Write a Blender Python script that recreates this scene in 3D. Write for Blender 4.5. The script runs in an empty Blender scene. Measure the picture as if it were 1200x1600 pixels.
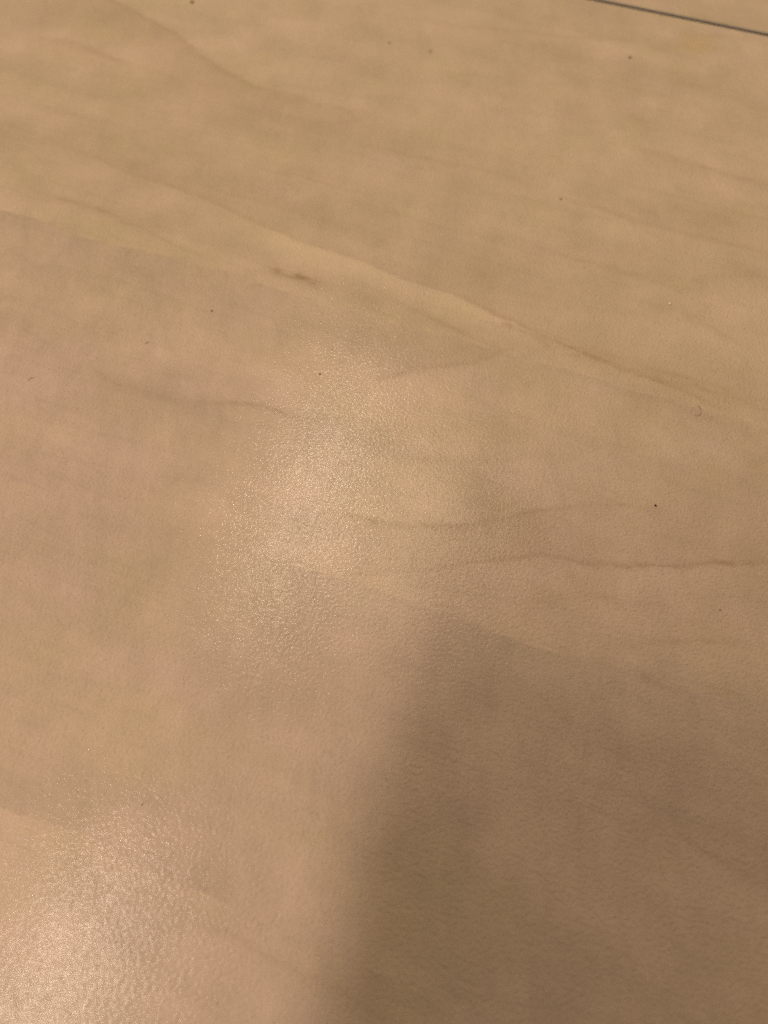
import bpy, bmesh, math, random
from mathutils import Vector, Matrix

sc = bpy.context.scene
random.seed(4)

# ------------------------------------------------------------------ camera
CAM_H = 0.14                       # lens height above the table top (metres)
PITCH = math.radians(62)           # how far the lens looks below the horizon
cam_data = bpy.data.cameras.new('camera')
cam = bpy.data.objects.new('camera', cam_data)
sc.collection.objects.link(cam)
cam.location = (0, 0, CAM_H)
cam.rotation_euler = (math.radians(90) - PITCH, 0, 0)
cam_data.sensor_fit = 'VERTICAL'
cam_data.sensor_height = 34.6
cam_data.lens = 26.04
cam_data.clip_start = 0.0005
cam_data.clip_end = 50
cam_data.dof.use_dof = True
cam_data.dof.focus_distance = 0.163
cam_data.dof.aperture_fstop = 11
sc.camera = cam
sc.render.resolution_x, sc.render.resolution_y = 768, 1024

# ------------------------------------------------------------------ world, lamps, exposure
world = bpy.data.worlds.new('World')
sc.world = world
world.use_nodes = True
bg = world.node_tree.nodes['Background']
bg.inputs['Color'].default_value = (1.0, 0.82, 0.64, 1)     # dim room, warm bounce from the walls
bg.inputs['Strength'].default_value = 0.37

LAMP_H = 1.4
def lamp(name, x, y, sx, sy, rz, watts, colour):
    ld = bpy.data.lights.new(name, 'AREA')
    ld.shape = 'ELLIPSE'
    ld.size, ld.size_y = sx, sy
    ld.energy = watts
    ld.color = colour
    o = bpy.data.objects.new(name, ld)
    sc.collection.objects.link(o)
    o.location = (x * LAMP_H, y * LAMP_H, LAMP_H)
    o.rotation_euler = (0, 0, math.radians(rz))
    return o
lamp('ceiling_lamp_front', -0.122, 0.62, 0.028, 0.76, -18, 6.7, (1.0, 0.87, 0.66))
lamp('added_sheen_light', 0.03, 0.57, 0.42, 0.46, 0, 3.5, (1.0, 0.87, 0.60))  # soft light added for the broad sheen beside the glints, no known fixture
lamp('ceiling_lamp_back', -0.460, -0.23, 0.085, 0.98, -20, 17, (1.0, 0.84, 0.73))

sc.view_settings.view_transform = 'Standard'
sc.view_settings.look = 'None'
sc.view_settings.exposure = 0
sc.view_settings.gamma = 1
sc.render.engine = 'CYCLES'
sc.cycles.use_denoising = False
sc.cycles.adaptive_threshold = 0.03
sc.cycles.max_bounces = 3

# ------------------------------------------------------------------ helpers
F = 1204.0
FW = Vector((0, math.cos(PITCH), -math.sin(PITCH)))
UP = Vector((0, math.sin(PITCH), math.cos(PITCH)))
RT = Vector((1, 0, 0))
def at(px, py, z=0.0):
    """the point of the table top that was seen at this place of the 1200 x 1600 photograph"""
    d = FW + RT * ((px - 600) / F) - UP * ((py - 800) / F)
    return Vector((0, 0, CAM_H)) + d * ((z - CAM_H) / d.z)

GRAIN = math.radians(-20.5)                      # direction of the seam and of the wood print
ORG = Vector((0.0, 0.10, 0.0))
EU = Vector((math.cos(GRAIN), math.sin(GRAIN), 0))
EV = Vector((-math.sin(GRAIN), math.cos(GRAIN), 0))
def uv(px, py):
    p = at(px, py) - ORG
    return p.dot(EU), p.dot(EV)

def empty(name, loc, rz=0.0):
    o = bpy.data.objects.new(name, None)
    o.empty_display_size = 0.02
    sc.collection.objects.link(o)
    o.location = loc
    o.rotation_euler = (0, 0, rz)
    return o
def link(name, bm, mat, parent=None, smooth=False):
    me = bpy.data.meshes.new(name)
    bm.to_mesh(me); bm.free()
    if smooth:
        for p in me.polygons: p.use_smooth = True
    me.materials.append(mat)
    o = bpy.data.objects.new(name, me)
    sc.collection.objects.link(o)
    if parent: o.parent = parent
    return o
def tag(o, label, cat, group=None):
    o['label'] = label; o['category'] = cat
    if group: o['group'] = group
    return o

# ------------------------------------------------------------------ node helpers
class NT:
    def __init__(s, mat):
        mat.use_nodes = True
        s.t = mat.node_tree; s.n = s.t.nodes; s.l = s.t.links
        s.bsdf = s.n['Principled BSDF']
    def put(s, sock, v):
        if isinstance(v, bpy.types.NodeSocket): s.l.new(v, sock)
        else: sock.default_value = v
    def m(s, op, a, b=None, c=None, clamp=False):
        k = s.n.new('ShaderNodeMath'); k.operation = op; k.use_clamp = clamp
        for i, v in enumerate((a, b, c)):
            if v is not None: s.put(k.inputs[i], v)
        return k.outputs[0]
    def rng(s, v, a, b, c, d, kind='LINEAR'):
        k = s.n.new('ShaderNodeMapRange'); k.interpolation_type = kind; k.clamp = True
        for i, q in enumerate((v, a, b, c, d)): s.put(k.inputs[i], q)
        return k.outputs[0]
    def vec(s, x, y, z=0.0):
        k = s.n.new('ShaderNodeCombineXYZ')
        for i, q in enumerate((x, y, z)): s.put(k.inputs[i], q)
        return k.outputs[0]
    def noise(s, vec, scale=1.0, detail=3.0, rough=0.55, w=None, dist=0.0):
        k = s.n.new('ShaderNodeTexNoise')
        k.noise_dimensions = '4D' if w is not None else '3D'
        s.put(k.inputs['Vector'], vec)
        if w is not None: s.put(k.inputs['W'], w)
        s.put(k.inputs['Scale'], scale); s.put(k.inputs['Detail'], detail)
        s.put(k.inputs['Roughness'], rough); s.put(k.inputs['Distortion'], dist)
        return k.outputs[0]
    def mix(s, f, a, b, blend='MIX'):
        k = s.n.new('ShaderNodeMix'); k.data_type = 'RGBA'; k.blend_type = blend
        s.put(k.inputs[0], f); s.put(k.inputs[6], a); s.put(k.inputs[7], b)
        return k.outputs[2]
    def curve(s, t, pts):
        k = s.n.new('ShaderNodeFloatCurve')
        cm = k.mapping; cm.use_clip = False; cm.extend = 'HORIZONTAL'; c = cm.curves[0]
        pts = sorted(pts)
        while len(c.points) < len(pts): c.points.new(0.5, 0.5)
        for p, (x, y) in zip(c.points, pts):
            p.location = (x, y); p.handle_type = 'AUTO_CLAMPED'
        cm.update()
        s.put(k.inputs['Value'], t)
        return k.outputs[0]

def simple(name, colour, rough=0.6, spec=0.5, noise_scale=None, amt=0.2):
    mat = bpy.data.materials.new(name); nt = NT(mat)
    tc = nt.n.new('ShaderNodeTexCoord').outputs['Object']
    f = nt.noise(tc, noise_scale or 3000.0, 3)
    d = tuple(c * (1 - amt) for c in colour) + (1,); l = tuple(min(1, c * (1 + amt)) for c in colour) + (1,)
    nt.put(nt.bsdf.inputs['Base Color'], nt.mix(f, d, l))
    nt.bsdf.inputs['Roughness'].default_value = rough
    nt.bsdf.inputs['Specular IOR Level'].default_value = spec
    return mat

# ------------------------------------------------------------------ printed maple laminate
U0, U1, V0, V1 = -0.24, 0.24, -0.20, 0.28
def tu(u): return (u - U0) / (U1 - U0)
def tv(v): return (v - V0) / (V1 - V0)

def laminate():
    mat = bpy.data.materials.new('maple_laminate'); nt = NT(mat); m = nt.m
    tc = nt.n.new('ShaderNodeTexCoord').outputs['Object']
    sep = nt.n.new('ShaderNodeSeparateXYZ'); nt.l.new(tc, sep.inputs[0])
    u, v = sep.outputs[0], sep.outputs[1]
    # wobble of the print so that no line is a clean curve
    wob = nt.noise(nt.vec(m('MULTIPLY', u, 70), m('MULTIPLY', v, 160)), 1, 3, 0.6)
    vw = m('MULTIPLY_ADD', m('SUBTRACT', wob, 0.5), 0.0036, v)
    t = nt.rng(u, U0, U1, 0, 1)
    vt = m('MULTIPLY_ADD', vw, 1 / (V1 - V0), -V0 / (V1 - V0))
    def centre(pts):
        return nt.curve(t, [(tu(uv(p[0], p[1])[0]), tv(uv(p[0], p[1])[1])) for p in pts])
    def dist(pts):                                   # metres above (beyond) the traced line
        return m('MULTIPLY', m('SUBTRACT', vt, centre(pts)), V1 - V0)
    def strength(pts):
        return m('MAXIMUM', nt.curve(t, [(tu(uv(p[0], p[1])[0]), p[2]) for p in pts]), 0.0)

    # ---- printed boards: three edges, four tones
    e1 = dist([(-200, 275), (0, 328), (60, 346), (140, 374), (280, 406), (430, 450), (600, 500), (770, 546), (1100, 640), (1300, 700)])
    e2 = dist([(-200, 690), (0, 745), (300, 832), (490, 890), (560, 914), (700, 962), (900, 1027), (980, 1050), (1040, 1066), (1200, 1112), (1400, 1170)])
    e3 = dist([(-200, 1180), (0, 1262), (90, 1292), (200, 1342), (330, 1405), (500, 1480), (700, 1560), (900, 1650)])
    s1 = m('MULTIPLY', nt.rng(e1, -0.0007, 0.0007, 1, 0, 'SMOOTHSTEP'),
           strength([(-100, 300, 1), (300, 410, 1), (470, 470, .55), (640, 520, .32), (900, 580, .4), (1200, 680, .5)]))
    s2 = m('MULTIPLY', nt.rng(e2, -0.0006, 0.0006, 1, 0, 'SMOOTHSTEP'),
           strength([(0, 745, 0), (300, 832, .02), (480, 890, .65), (650, 950, .8), (900, 1027, 1), (1060, 1070, 1), (1200, 1112, .6)]))
    s3 = m('MULTIPLY', nt.rng(e3, -0.0009, 0.0009, 1, 0, 'SMOOTHSTEP'),
           strength([(0, 1262, 1), (200, 1342, .8), (500, 1480, .4), (800, 1600, .3)]))
    ident = m('ADD', m('ADD', nt.rng(e1, -.0005, .0005, 1, 0), nt.rng(e2, -.0005, .0005, 1, 0)), nt.rng(e3, -.0005, .0005, 1, 0))
    seed = m('MULTIPLY', m('ROUND', ident), 3.7)

    # ---- soft figure of the wood
    big = nt.noise(nt.vec(m('MULTIPLY', u, 11), m('MULTIPLY', v, 46)), 1, 3, 0.55, w=seed, dist=0.8)
    cross = nt.noise(nt.vec(m('MULTIPLY', u, 95), m('MULTIPLY', v, 70)), 1, 3, 0.5, w=seed)
    figure = nt.noise(nt.vec(m('MULTIPLY_ADD', v, 90, m('MULTIPLY', u, 210)), m('MULTIPLY', v, 75)), 1, 3, 0.6, w=seed, dist=1.5)
    fibre = nt.noise(nt.vec(m('MULTIPLY', u, 150), m('MULTIPLY', v, 2100)), 1, 1, 0.6)
    hue = nt.noise(nt.vec(m('MULTIPLY', u, 42), m('MULTIPLY', v, 60)), 1, 3, 0.6, w=m('ADD', seed, 20.0))
    rings = nt.noise(nt.vec(m('MULTIPLY', u, 5), m('MULTIPLY', v, 55)), 1, 2, 0.5, w=m('ADD', seed, 9.0), dist=1.2)
    rl = m('PINGPONG', m('MULTIPLY', rings, 6.0), 0.5)                     # soft cathedral rings
    rl = nt.rng(rl, 0.0, 0.16, 1, 0, 'SMOOTHSTEP')
    yellow = (0.408, 0.304, 0.184, 1); pink = (0.474, 0.338, 0.246, 1)
    near = nt.rng(e1, -0.055, 0.0, 1, 0)                      # ramps pinker and a little lighter from the first edge towards the viewer
    base = nt.mix(m('MAXIMUM', 0.0, m('ADD', nt.rng(hue, 0.32, 0.68, -0.1, 0.6), m('MULTIPLY_ADD', near, 0.36, m('ADD', m('MULTIPLY', s1, 0.25), m('MULTIPLY', s2, 0.20))))), yellow, pink)
    tone = m('MULTIPLY_ADD', m('SUBTRACT', big, 0.5), 0.36, 1.0)
    tone = m('MULTIPLY_ADD', m('SUBTRACT', cross, 0.5), 0.30, tone)
    tone = m('MULTIPLY_ADD', m('SUBTRACT', figure, 0.5), m('MULTIPLY_ADD', s1, 0.08, 0.13), tone)
    tone = m('MULTIPLY_ADD', m('SUBTRACT', fibre, 0.5), 0.09, tone)
    tone = m('MULTIPLY_ADD', rl, -0.028, tone)
    tone = m('MULTIPLY_ADD', s1, -0.125, tone)
    tone = m('MULTIPLY_ADD', near, 0.055, tone)
    tone = m('MULTIPLY_ADD', s2, -0.165, tone)
    tone = m('MULTIPLY_ADD', s3, 0.060, tone)

    # ---- the traced grain lines: points (x, y, strength), width of the core, width and share of the soft side
    lines = [
     ([(30, 200, 0), (150, 248, .35), (215, 275, .5), (290, 300, .55), (370, 335, .5), (450, 370, .35), (540, 400, .35), (640, 440, .3), (720, 465, .5), (780, 492, .9), (840, 520, .7), (880, 538, .8), (940, 562, 1.0), (985, 580, .6), (1030, 597, .9), (1095, 624, .5), (1130, 640, 0)], .0006, .010, .55, 1),
     ([(40, 296, 0), (75, 305, .5), (135, 322, .95), (200, 350, .75), (250, 372, .7), (285, 388, .5), (340, 410, 0)], .0006, .004, .25, 1),
     ([(560, 440, 0), (600, 460, .4), (650, 485, .55), (710, 515, .7), (770, 540, .5), (830, 575, 0)], .0008, .003, .3, 1),
     ([(395, 408, 0), (420, 418, .9), (445, 428, 2.2), (470, 434, 2.4), (490, 441, 1.8), (512, 447, 0)], .0013, .002, .1, 1),
     ([(780, 500, 0), (792, 508, .8), (806, 515, 1.1), (820, 521, 0)], .0008, .002, .1, 1),
     ([(826, 520, 0), (836, 528, .9), (850, 536, 1.0), (862, 543, 0)], .0008, .002, .1, 1),
     ([(400, 262, 0), (440, 270, .5), (490, 282, .6), (540, 297, .5), (590, 310, 0)], .0006, .004, .3, 1),
     ([(840, 390, 0), (895, 405, .5), (990, 430, .6), (1050, 450, .4), (1100, 507 - 30, .2), (1140, 500, 0)], .0008, .005, .4, 1),
     ([(1060, 488, 0), (1100, 507, .5), (1140, 530, .4), (1190, 552, 0)], .0009, .004, .3, 1),
     ([(860, 304, 0), (920, 322, .4), (1000, 346, .6), (1100, 372, .5), (1200, 395, .5), (1300, 420, 0)], .0009, .006, .45, 1),
     ([(560, 226, 0), (640, 243, .4), (725, 260, .35), (800, 280, .3), (880, 300, 0)], .0010, .006, .4, 1),
     ([(960, 222, 0), (1010, 235, .3), (1080, 255, .5), (1140, 272, .5), (1210, 290, .4), (1300, 310, 0)], .0013, .008, .6, -1),
     ([(60, -70, .6), (175, 0, .5), (260, 45, .55), (320, 90, .55), (380, 125, .5), (435, 145, .4), (500, 162, .35), (580, 180, .2), (660, 200, 0)], .0016, .030, 1.4, -1),  # extra wide soft side, darkens the whole top left area
     ([(60, 55, 0), (120, 70, .5), (165, 85, .6), (200, 100, 0)], .0012, .006, .6, -1),
     ([(60, 165, 0), (90, 172, .4), (130, 182, .3), (180, 195, 0)], .0010, .005, .4, -1),
     ([(660, 30, 0), (710, 40, .4), (815, 50, .5), (920, 60, .4), (1000, 66, 0)], .0012, .005, .4, -1),
     # nearer board: long cathedral lines
     ([(480, 790, 0), (530, 800, .35), (600, 815, .9), (640, 821, .7), (700, 823, 1.0), (740, 818, .75), (770, 812, .7), (830, 797, .8), (880, 792, .5), (950, 791, .4), (1020, 791, .25), (1080, 792, 0)], .0007, .006, .45, -1),
     ([(500, 904, 0), (560, 899, .3), (600, 895, .5), (680, 890, .6), (740, 882, .6), (790, 873, .9), (830, 869, .9), (870, 871, .9), (930, 880, .8), (1010, 886, 1.0), (1060, 883, .9), (1120, 881, 1.0), (1200, 880, .9), (1300, 884, 0)], .0006, .005, .5, 1),
     ([(560, 600, 0), (600, 592, .5), (655, 576, .8), (715, 571, .6), (765, 558, .6), (800, 542, 0)], .0009, .006, .5, 1),
     ([(140, 575, 0), (190, 600, .5), (260, 620, .45), (340, 628, .5), (405, 632, 1.0), (440, 643, .9), (480, 652, .7), (540, 655, .4), (620, 662, 0)], .0008, .005, .4, -1),
     ([(20, 512, 0), (45, 517, .4), (90, 550, .2), (120, 570, .15), (170, 590, 0)], .0010, .005, .4, -1),
     ([(560, 705, 0), (620, 715, .3), (700, 720, .3), (850, 712, .25), (930, 705, 0)], .0012, .004, .3, 1),
     ([(960, 1010, 0), (1008, 1006, .5), (1060, 1001, .6), (1125, 1002, .6), (1160, 1006, 0)], .0009, .003, .3, 1),
     ([(985, 1053, 0), (1000, 1060, .8), (1025, 1070, .9), (1050, 1078, 0)], .0008, .002, .2, 1),
     ([(780, 940, 0), (850, 938, .3), (930, 935, .35), (1010, 950, .3), (1080, 945, 0)], .0010, .004, .4, 1),
     ([(1030, 1280, 0), (1070, 1305, .35), (1110, 1336, .5), (1160, 1365, .5), (1200, 1390, .45), (1300, 1450, 0)], .0009, .004, .4, 1),
     ([(300, 1440, 0), (345, 1456, .5), (390, 1480, .6), (470, 1520, .3), (560, 1572, .5), (640, 1620, 0)], .0006, .004, .4, 1),
     ([(640, 960, 0), (760, 1030, .1), (860, 1100, .14), (960, 1180, .12), (1060, 1290, 0)], .0012, .005, .6, -1),
     ([(820, 1240, 0), (900, 1300, .12), (960, 1380, .15), (1060, 1430, .1), (1160, 1500, 0)], .0014, .005, .6, -1),
    ]
    patch = nt.noise(nt.vec(m('MULTIPLY', u, 260), m('MULTIPLY', v, 700)), 1, 3, 0.6)
    patch = m('MULTIPLY', nt.rng(patch, 0.32, 0.66, 0.15, 1.0), nt.rng(cross, 0.3, 0.7, 0.25, 0.85))
    dark = None
    for pts, w, ws, share, side in lines:
        d = dist(pts); s = strength(pts)
        q = m('MULTIPLY', d, 1 / (w * 1.15))
        core = m('EXPONENT', m('MULTIPLY', m('MULTIPLY', q, q), -1))
        sd = d if side > 0 else m('MULTIPLY', d, -1)
        soft = m('MULTIPLY', m('EXPONENT', m('MULTIPLY', m('MAXIMUM', sd, 0), -1 / ws)), nt.rng(sd, -w, w * .4, 0, share * 0.5, 'SMOOTHSTEP'))
        one = m('MULTIPLY', m('MULTIPLY_ADD', core, patch, soft), s)
        dark = one if dark is None else m('ADD', dark, one)
    dark = m('MINIMUM', dark, 1.3)
    col = nt.mix(1.0, base, nt.vec(tone, tone, tone), 'MULTIPLY')
    col = nt.mix(m('MULTIPLY', dark, 0.50), col, (0.200, 0.115, 0.050, 1))
    # pale band of sapwood below the long line, and a yellow stain by the seam
    g1 = dist([(150, 248), (290, 300), (450, 370), (540, 400), (640, 440), (720, 465), (840, 520), (1000, 590)])
    pale = m('MULTIPLY', m('MULTIPLY', nt.rng(g1, -.0004, .0004, 1, 0), nt.rng(g1, -.011, -.001, 0, 1, 'SMOOTHSTEP')),
             strength([(260, 290, 0), (400, 350, .5), (540, 400, 1), (680, 455, 1), (780, 490, .4), (900, 545, 0)]))
    col = nt.mix(m('MULTIPLY', pale, 0.22), col, (0.66, 0.50, 0.31, 1))
    su, sv = uv(1092, 70)
    dx = m('MULTIPLY', m('SUBTRACT', u, su), 1 / .006); dy = m('MULTIPLY', m('SUBTRACT', v, sv), 1 / .0055)
    rr = m('ADD', m('MULTIPLY', dx, dx), m('MULTIPLY', dy, dy))
    rr = m('MULTIPLY_ADD', m('SUBTRACT', cross, 0.5), 4.0, rr)
    col = nt.mix(nt.rng(rr, -0.2, 1.5, 0.26, 0, 'SMOOTHSTEP'), col, (0.45, 0.29, 0.10, 1))
    nt.put(nt.bsdf.inputs['Base Color'], col)

    # ---- pressed "pearl" texture of the laminate and its gloss
    warp = nt.noise(tc, 500, 0)
    p1 = nt.noise(nt.vec(m('MULTIPLY_ADD', warp, 0.0006, u), v, 0.0), 1560, 2.0, 0.5)
    p2 = nt.noise(nt.vec(u, v, 5.0), 420, 0.0, 0.5)
    hgt = m('MULTIPLY_ADD', p2, 0.05, p1)
    def relief(depth, sock):
        b = nt.n.new('ShaderNodeBump')
        b.inputs['Strength'].default_value = 1.0
        b.inputs['Distance'].default_value = depth
        nt.l.new(hgt, b.inputs['Height']); nt.l.new(b.outputs[0], nt.bsdf.inputs[sock])
    relief(0.00042, 'Normal')            # pressed decor sheet
    relief(0.000056, 'Coat Normal')      # clear overlay fills the hollows, so it is flatter
    smear = nt.noise(nt.vec(m('MULTIPLY', u, 30), m('MULTIPLY', v, 30), 3.0), 1, 2, 0.6)
    nt.put(nt.bsdf.inputs['Coat Roughness'], nt.rng(smear, 0.3, 0.7, 0.09, 0.14))
    nt.bsdf.inputs['Roughness'].default_value = 0.55
    nt.bsdf.inputs['Coat Weight'].default_value = 0.175
    nt.bsdf.inputs['Coat IOR'].default_value = 1.5
    nt.bsdf.inputs['IOR'].default_value = 1.5
    nt.bsdf.inputs['Specular IOR Level'].default_value = 0.05
    return mat

M_LAM = laminate()
M_BAND = simple('dark_edge_band', (0.10, 0.085, 0.06), 0.6, 0.5, 900, 0.25)
M_GREY = simple('grey_edge_arris', (0.17, 0.15, 0.12), 0.6, 0.5, 1500, 0.2)

# ------------------------------------------------------------------ the two table tops and the open joint between them
SEAM = uv(1067, 27.5)[1]
TH = 0.025
GAP = 0.0012
BAND = 0.0005
def slab(bm, u0, u1, v0, v1, z0, z1, bevel=0.0):
    vs = [bm.verts.new((x, y, z)) for z in (z0, z1) for y in (v0, v1) for x in (u0, u1)]
    for f in ((0, 1, 3, 2), (4, 6, 7, 5), (0, 4, 5, 1), (2, 3, 7, 6), (0, 2, 6, 4), (1, 5, 7, 3)):
        bm.faces.new([vs[i] for i in f])
    bmesh.ops.recalc_face_normals(bm, faces=bm.faces)
    if bevel:
        es = [e for e in bm.edges if all(abs(q.co.z - z1) < 1e-7 for q in e.verts)]
        bmesh.ops.bevel(bm, geom=es, offset=bevel, segments=3, profile=0.5, affect='EDGES')

def table(label, v0, v1, band_side, origin_shift):
    e = empty('table', ORG + EV * ((v0 + v1) / 2) + Vector((0, 0, -TH)), GRAIN)
    tag(e, label, 'table', 'tables pushed together')
    mid = (v0 + v1) / 2
    b0, b1 = (v0, v1 - BAND) if band_side > 0 else (v0 + BAND, v1)
    def part(name, mat, u0, u1, a, b, z0, z1, bev=0.0):
        bm = bmesh.new()
        slab(bm, u0, u1, a - origin_shift[1], b - origin_shift[1], z0, z1, bev)
        for q in bm.verts: q.co.x -= origin_shift[0]
        o = link(name, bm, mat, e)
        o.location = (origin_shift[0], origin_shift[1] - mid, TH)
        return o
    part('tabletop', M_LAM, -0.70, 0.70, b0, b1, -TH, 0.0, 0.00012)
    if band_side > 0: a, b = v1 - BAND + 0.00002, v1
    else: a, b = v0, v0 + BAND - 0.00002
    part('edge_band', M_BAND, -0.70, 0.70, a, b, -TH, -0.0006)
    part('edge_trim', M_GREY if band_side < 0 else M_LAM, -0.70, 0.70, a, b, -0.00055, -0.00003, 0.00018)
    return e
table('large maple wood table top filling most of the picture, below the dark seam', SEAM - GAP / 2 - 0.80, SEAM - GAP / 2, 1, (0.0, 0.0))
table('second maple wood table top beyond the dark seam, top right corner', SEAM + GAP / 2, SEAM + GAP / 2 + 0.80, -1, (0.31, -0.30))

# ------------------------------------------------------------------ crumbs and fibres lying on the table
M_DARK = simple('dark_crumb', (0.15, 0.10, 0.06), 0.8, 0.3, 6000, 0.4)
M_BLACK = simple('black_crumb', (0.03, 0.02, 0.012), 0.8, 0.3, 6000, 0.4)
M_BROWN = simple('brown_crumb', (0.34, 0.255, 0.16), 0.8, 0.3, 6000, 0.4)
M_PALE = simple('pale_crumb', (0.62, 0.50, 0.34), 0.7, 0.4, 6000, 0.2)
M_HAIR = simple('brown_hair', (0.33, 0.23, 0.13), 0.5, 0.5, 6000, 0.3)

def crumb(px, py, wpx, hpx, mat, label, rot=0.0):
    p = at(px, py)
    mm = (at(px + 1, py) - p).length                      # metres per pixel sideways here
    up = (at(px, py - 1) - p).length
    wpx *= .62; hpx *= .62
    bm = bmesh.new()
    bmesh.ops.create_icosphere(bm, subdivisions=2, radius=0.5)
    r = random.Random(int(px * 7 + py))
    ph = [r.uniform(0, 6.28) for _ in range(4)]
    for q in bm.verts:
        c = q.co
        k = 1 + .22 * math.sin(5 * c.x + ph[0]) * math.cos(6 * c.y + ph[1]) + .16 * math.sin(9 * c.z + ph[2]) + r.uniform(-.08, .08)
        q.co = Vector((c.x * wpx * mm * k, c.y * hpx * up * k, c.z * min(wpx * mm, hpx * up) * .6 * k))
    zmin = min(q.co.z for q in bm.verts)
    for q in bm.verts: q.co.z -= zmin
    o = link('crumb', bm, mat, None, True)
    o.location = p; o.rotation_euler = (0, 0, rot)
    return tag(o, label, 'crumb', 'crumbs on the table')

crumb(984, 90, 8, 5, M_BROWN, 'brown crumb on the table just below the dark seam')
crumb(300, 4, 9, 5, M_BROWN, 'brown crumb at the very top edge of the picture, left half', .4)
crumb(608, 67, 5, 3.5, M_BROWN, 'tiny brown speck near the top middle, left of a second speck')
crumb(672, 80, 6, 4, M_BROWN, 'faint brown speck near the top middle, right of a smaller speck', -.5)
crumb(876, 311, 6, 4, M_BROWN, 'lone brown speck in the upper right, above the long grain lines')
crumb(331, 486, 5, 3, M_DARK, 'small dark speck below and left of the dark lens-shaped grain mark')
crumb(500, 585, 4, 6, M_DARK, 'upright dark speck at the top of the glittering highlight')
crumb(1024, 790, 6, 5, M_BLACK, 'black speck at the right end of the middle grain line')
crumb(1125, 953, 4, 3, M_DARK, 'tiny black speck near the right edge, below the long wavy grain line')
crumb(222, 1257, 5, 4, M_DARK, 'tiny dark speck above the glitter in the bright lower left')
crumb(1046, 475, 6, 5, M_PALE, 'pale whitish crumb on the right, above the curled hair')

def fibre(name, pts, r, mat, label, cat):
    P = [at(x, y) + Vector((0, 0, r + z)) for x, y, z in pts]
    o0 = P[0].copy(); o0.z = 0
    bm = bmesh.new(); rings = []
    for i, c in enumerate(P):
        d = (P[min(i + 1, len(P) - 1)] - P[max(i - 1, 0)]).normalized()
        a = d.cross(Vector((0, 0, 1))).normalized(); b = a.cross(d)
        k = r * (0.55 if i in (0, len(P) - 1) else 1)
        rings.append([bm.verts.new(c - o0 + (a * math.cos(t * math.pi / 3) + b * math.sin(t * math.pi / 3)) * k) for t in range(6)])
    for A, B in zip(rings, rings[1:]):
        for t in range(6): bm.faces.new((A[t], A[(t + 1) % 6], B[(t + 1) % 6], B[t]))
    bm.faces.new(rings[0]); bm.faces.new(rings[-1])
    bmesh.ops.recalc_face_normals(bm, faces=bm.faces)
    o = link(name, bm, mat, None, True); o.location = o0
    return tag(o, label, cat)
fibre('hair', [(1090, 634, 0), (1093, 636, .0001), (1095, 640, .0002), (1095.5, 644, .0002), (1094.5, 647.5, .0002), (1091.5, 649.5, .0001), (1088, 650, 0), (1085.5, 649, 0)],
      .000065, M_HAIR, 'tiny curled brown hair lying on the table at the right', 'hair')
fibre('lint', [(44, 596, 0), (46, 593, .0001), (49, 591, .0001), (53, 590, 0)], .00005, M_HAIR, 'tiny curved lint fibre near the left edge of the picture', 'lint')
fibre('lint', [(226, 538, 0), (229, 536, .0001), (233, 534.5, 0)], .00005, M_HAIR, 'short straight lint fibre on the left, below two dark specks', 'lint')

# ------------------------------------------------------------------ the telephone that takes the picture and shades the lower right
M_PHONE = simple('phone_back', (0.06, 0.06, 0.065), 0.35, 0.5, 800, 0.05)
M_GLASS = simple('phone_glass', (0.01, 0.01, 0.012), 0.08, 0.5, 800, 0.05)
M_RING = simple('lens_ring', (0.25, 0.25, 0.26), 0.3, 0.5, 800, 0.05)
def rounded(bm, x0, x1, y0, y1, r, z0, z1):
    loop = []
    for cx, cy, a0 in ((x1 - r, y1 - r, 0), (x0 + r, y1 - r, 90), (x0 + r, y0 + r, 180), (x1 - r, y0 + r, 270)):
        for k in range(9):
            a = math.radians(a0 + k * 11.25); loop.append((cx + r * math.cos(a), cy + r * math.sin(a)))
    lo = [bm.verts.new((x, y, z0)) for x, y in loop]; hi = [bm.verts.new((x, y, z1)) for x, y in loop]
    bm.faces.new(lo); bm.faces.new(hi)
    for i in range(len(loop)):
        j = (i + 1) % len(loop); bm.faces.new((lo[i], lo[j], hi[j], hi[i]))
    bmesh.ops.recalc_face_normals(bm, faces=bm.faces)
phone = empty('phone', (0, 0, CAM_H))
phone.rotation_euler = cam.rotation_euler
tag(phone, 'dark telephone held above the table, throwing the soft shadow at lower right', 'phone')
bm = bmesh.new(); rounded(bm, -0.0650, 0.0155, -0.132, 0.0290, 0.011, 0.0030, 0.0108); link('body', bm, M_PHONE, phone)
bm = bmesh.new(); rounded(bm, -0.0635, 0.0140, -0.1305, 0.0275, 0.010, 0.0109, 0.0113); link('screen', bm, M_GLASS, phone)
for cy in (0.0, -0.019):
    bm = bmesh.new(); rounded(bm, -0.0075, 0.0075, cy - 0.0075, cy + 0.0075, 0.0074, 0.0014, 0.0029)
    ring = link('lens', bm, M_RING, phone)
    bm = bmesh.new(); rounded(bm, -0.006, 0.006, cy - 0.006, cy + 0.006, 0.0059, 0.0009, 0.0013); link('lens_glass', bm, M_GLASS, ring)
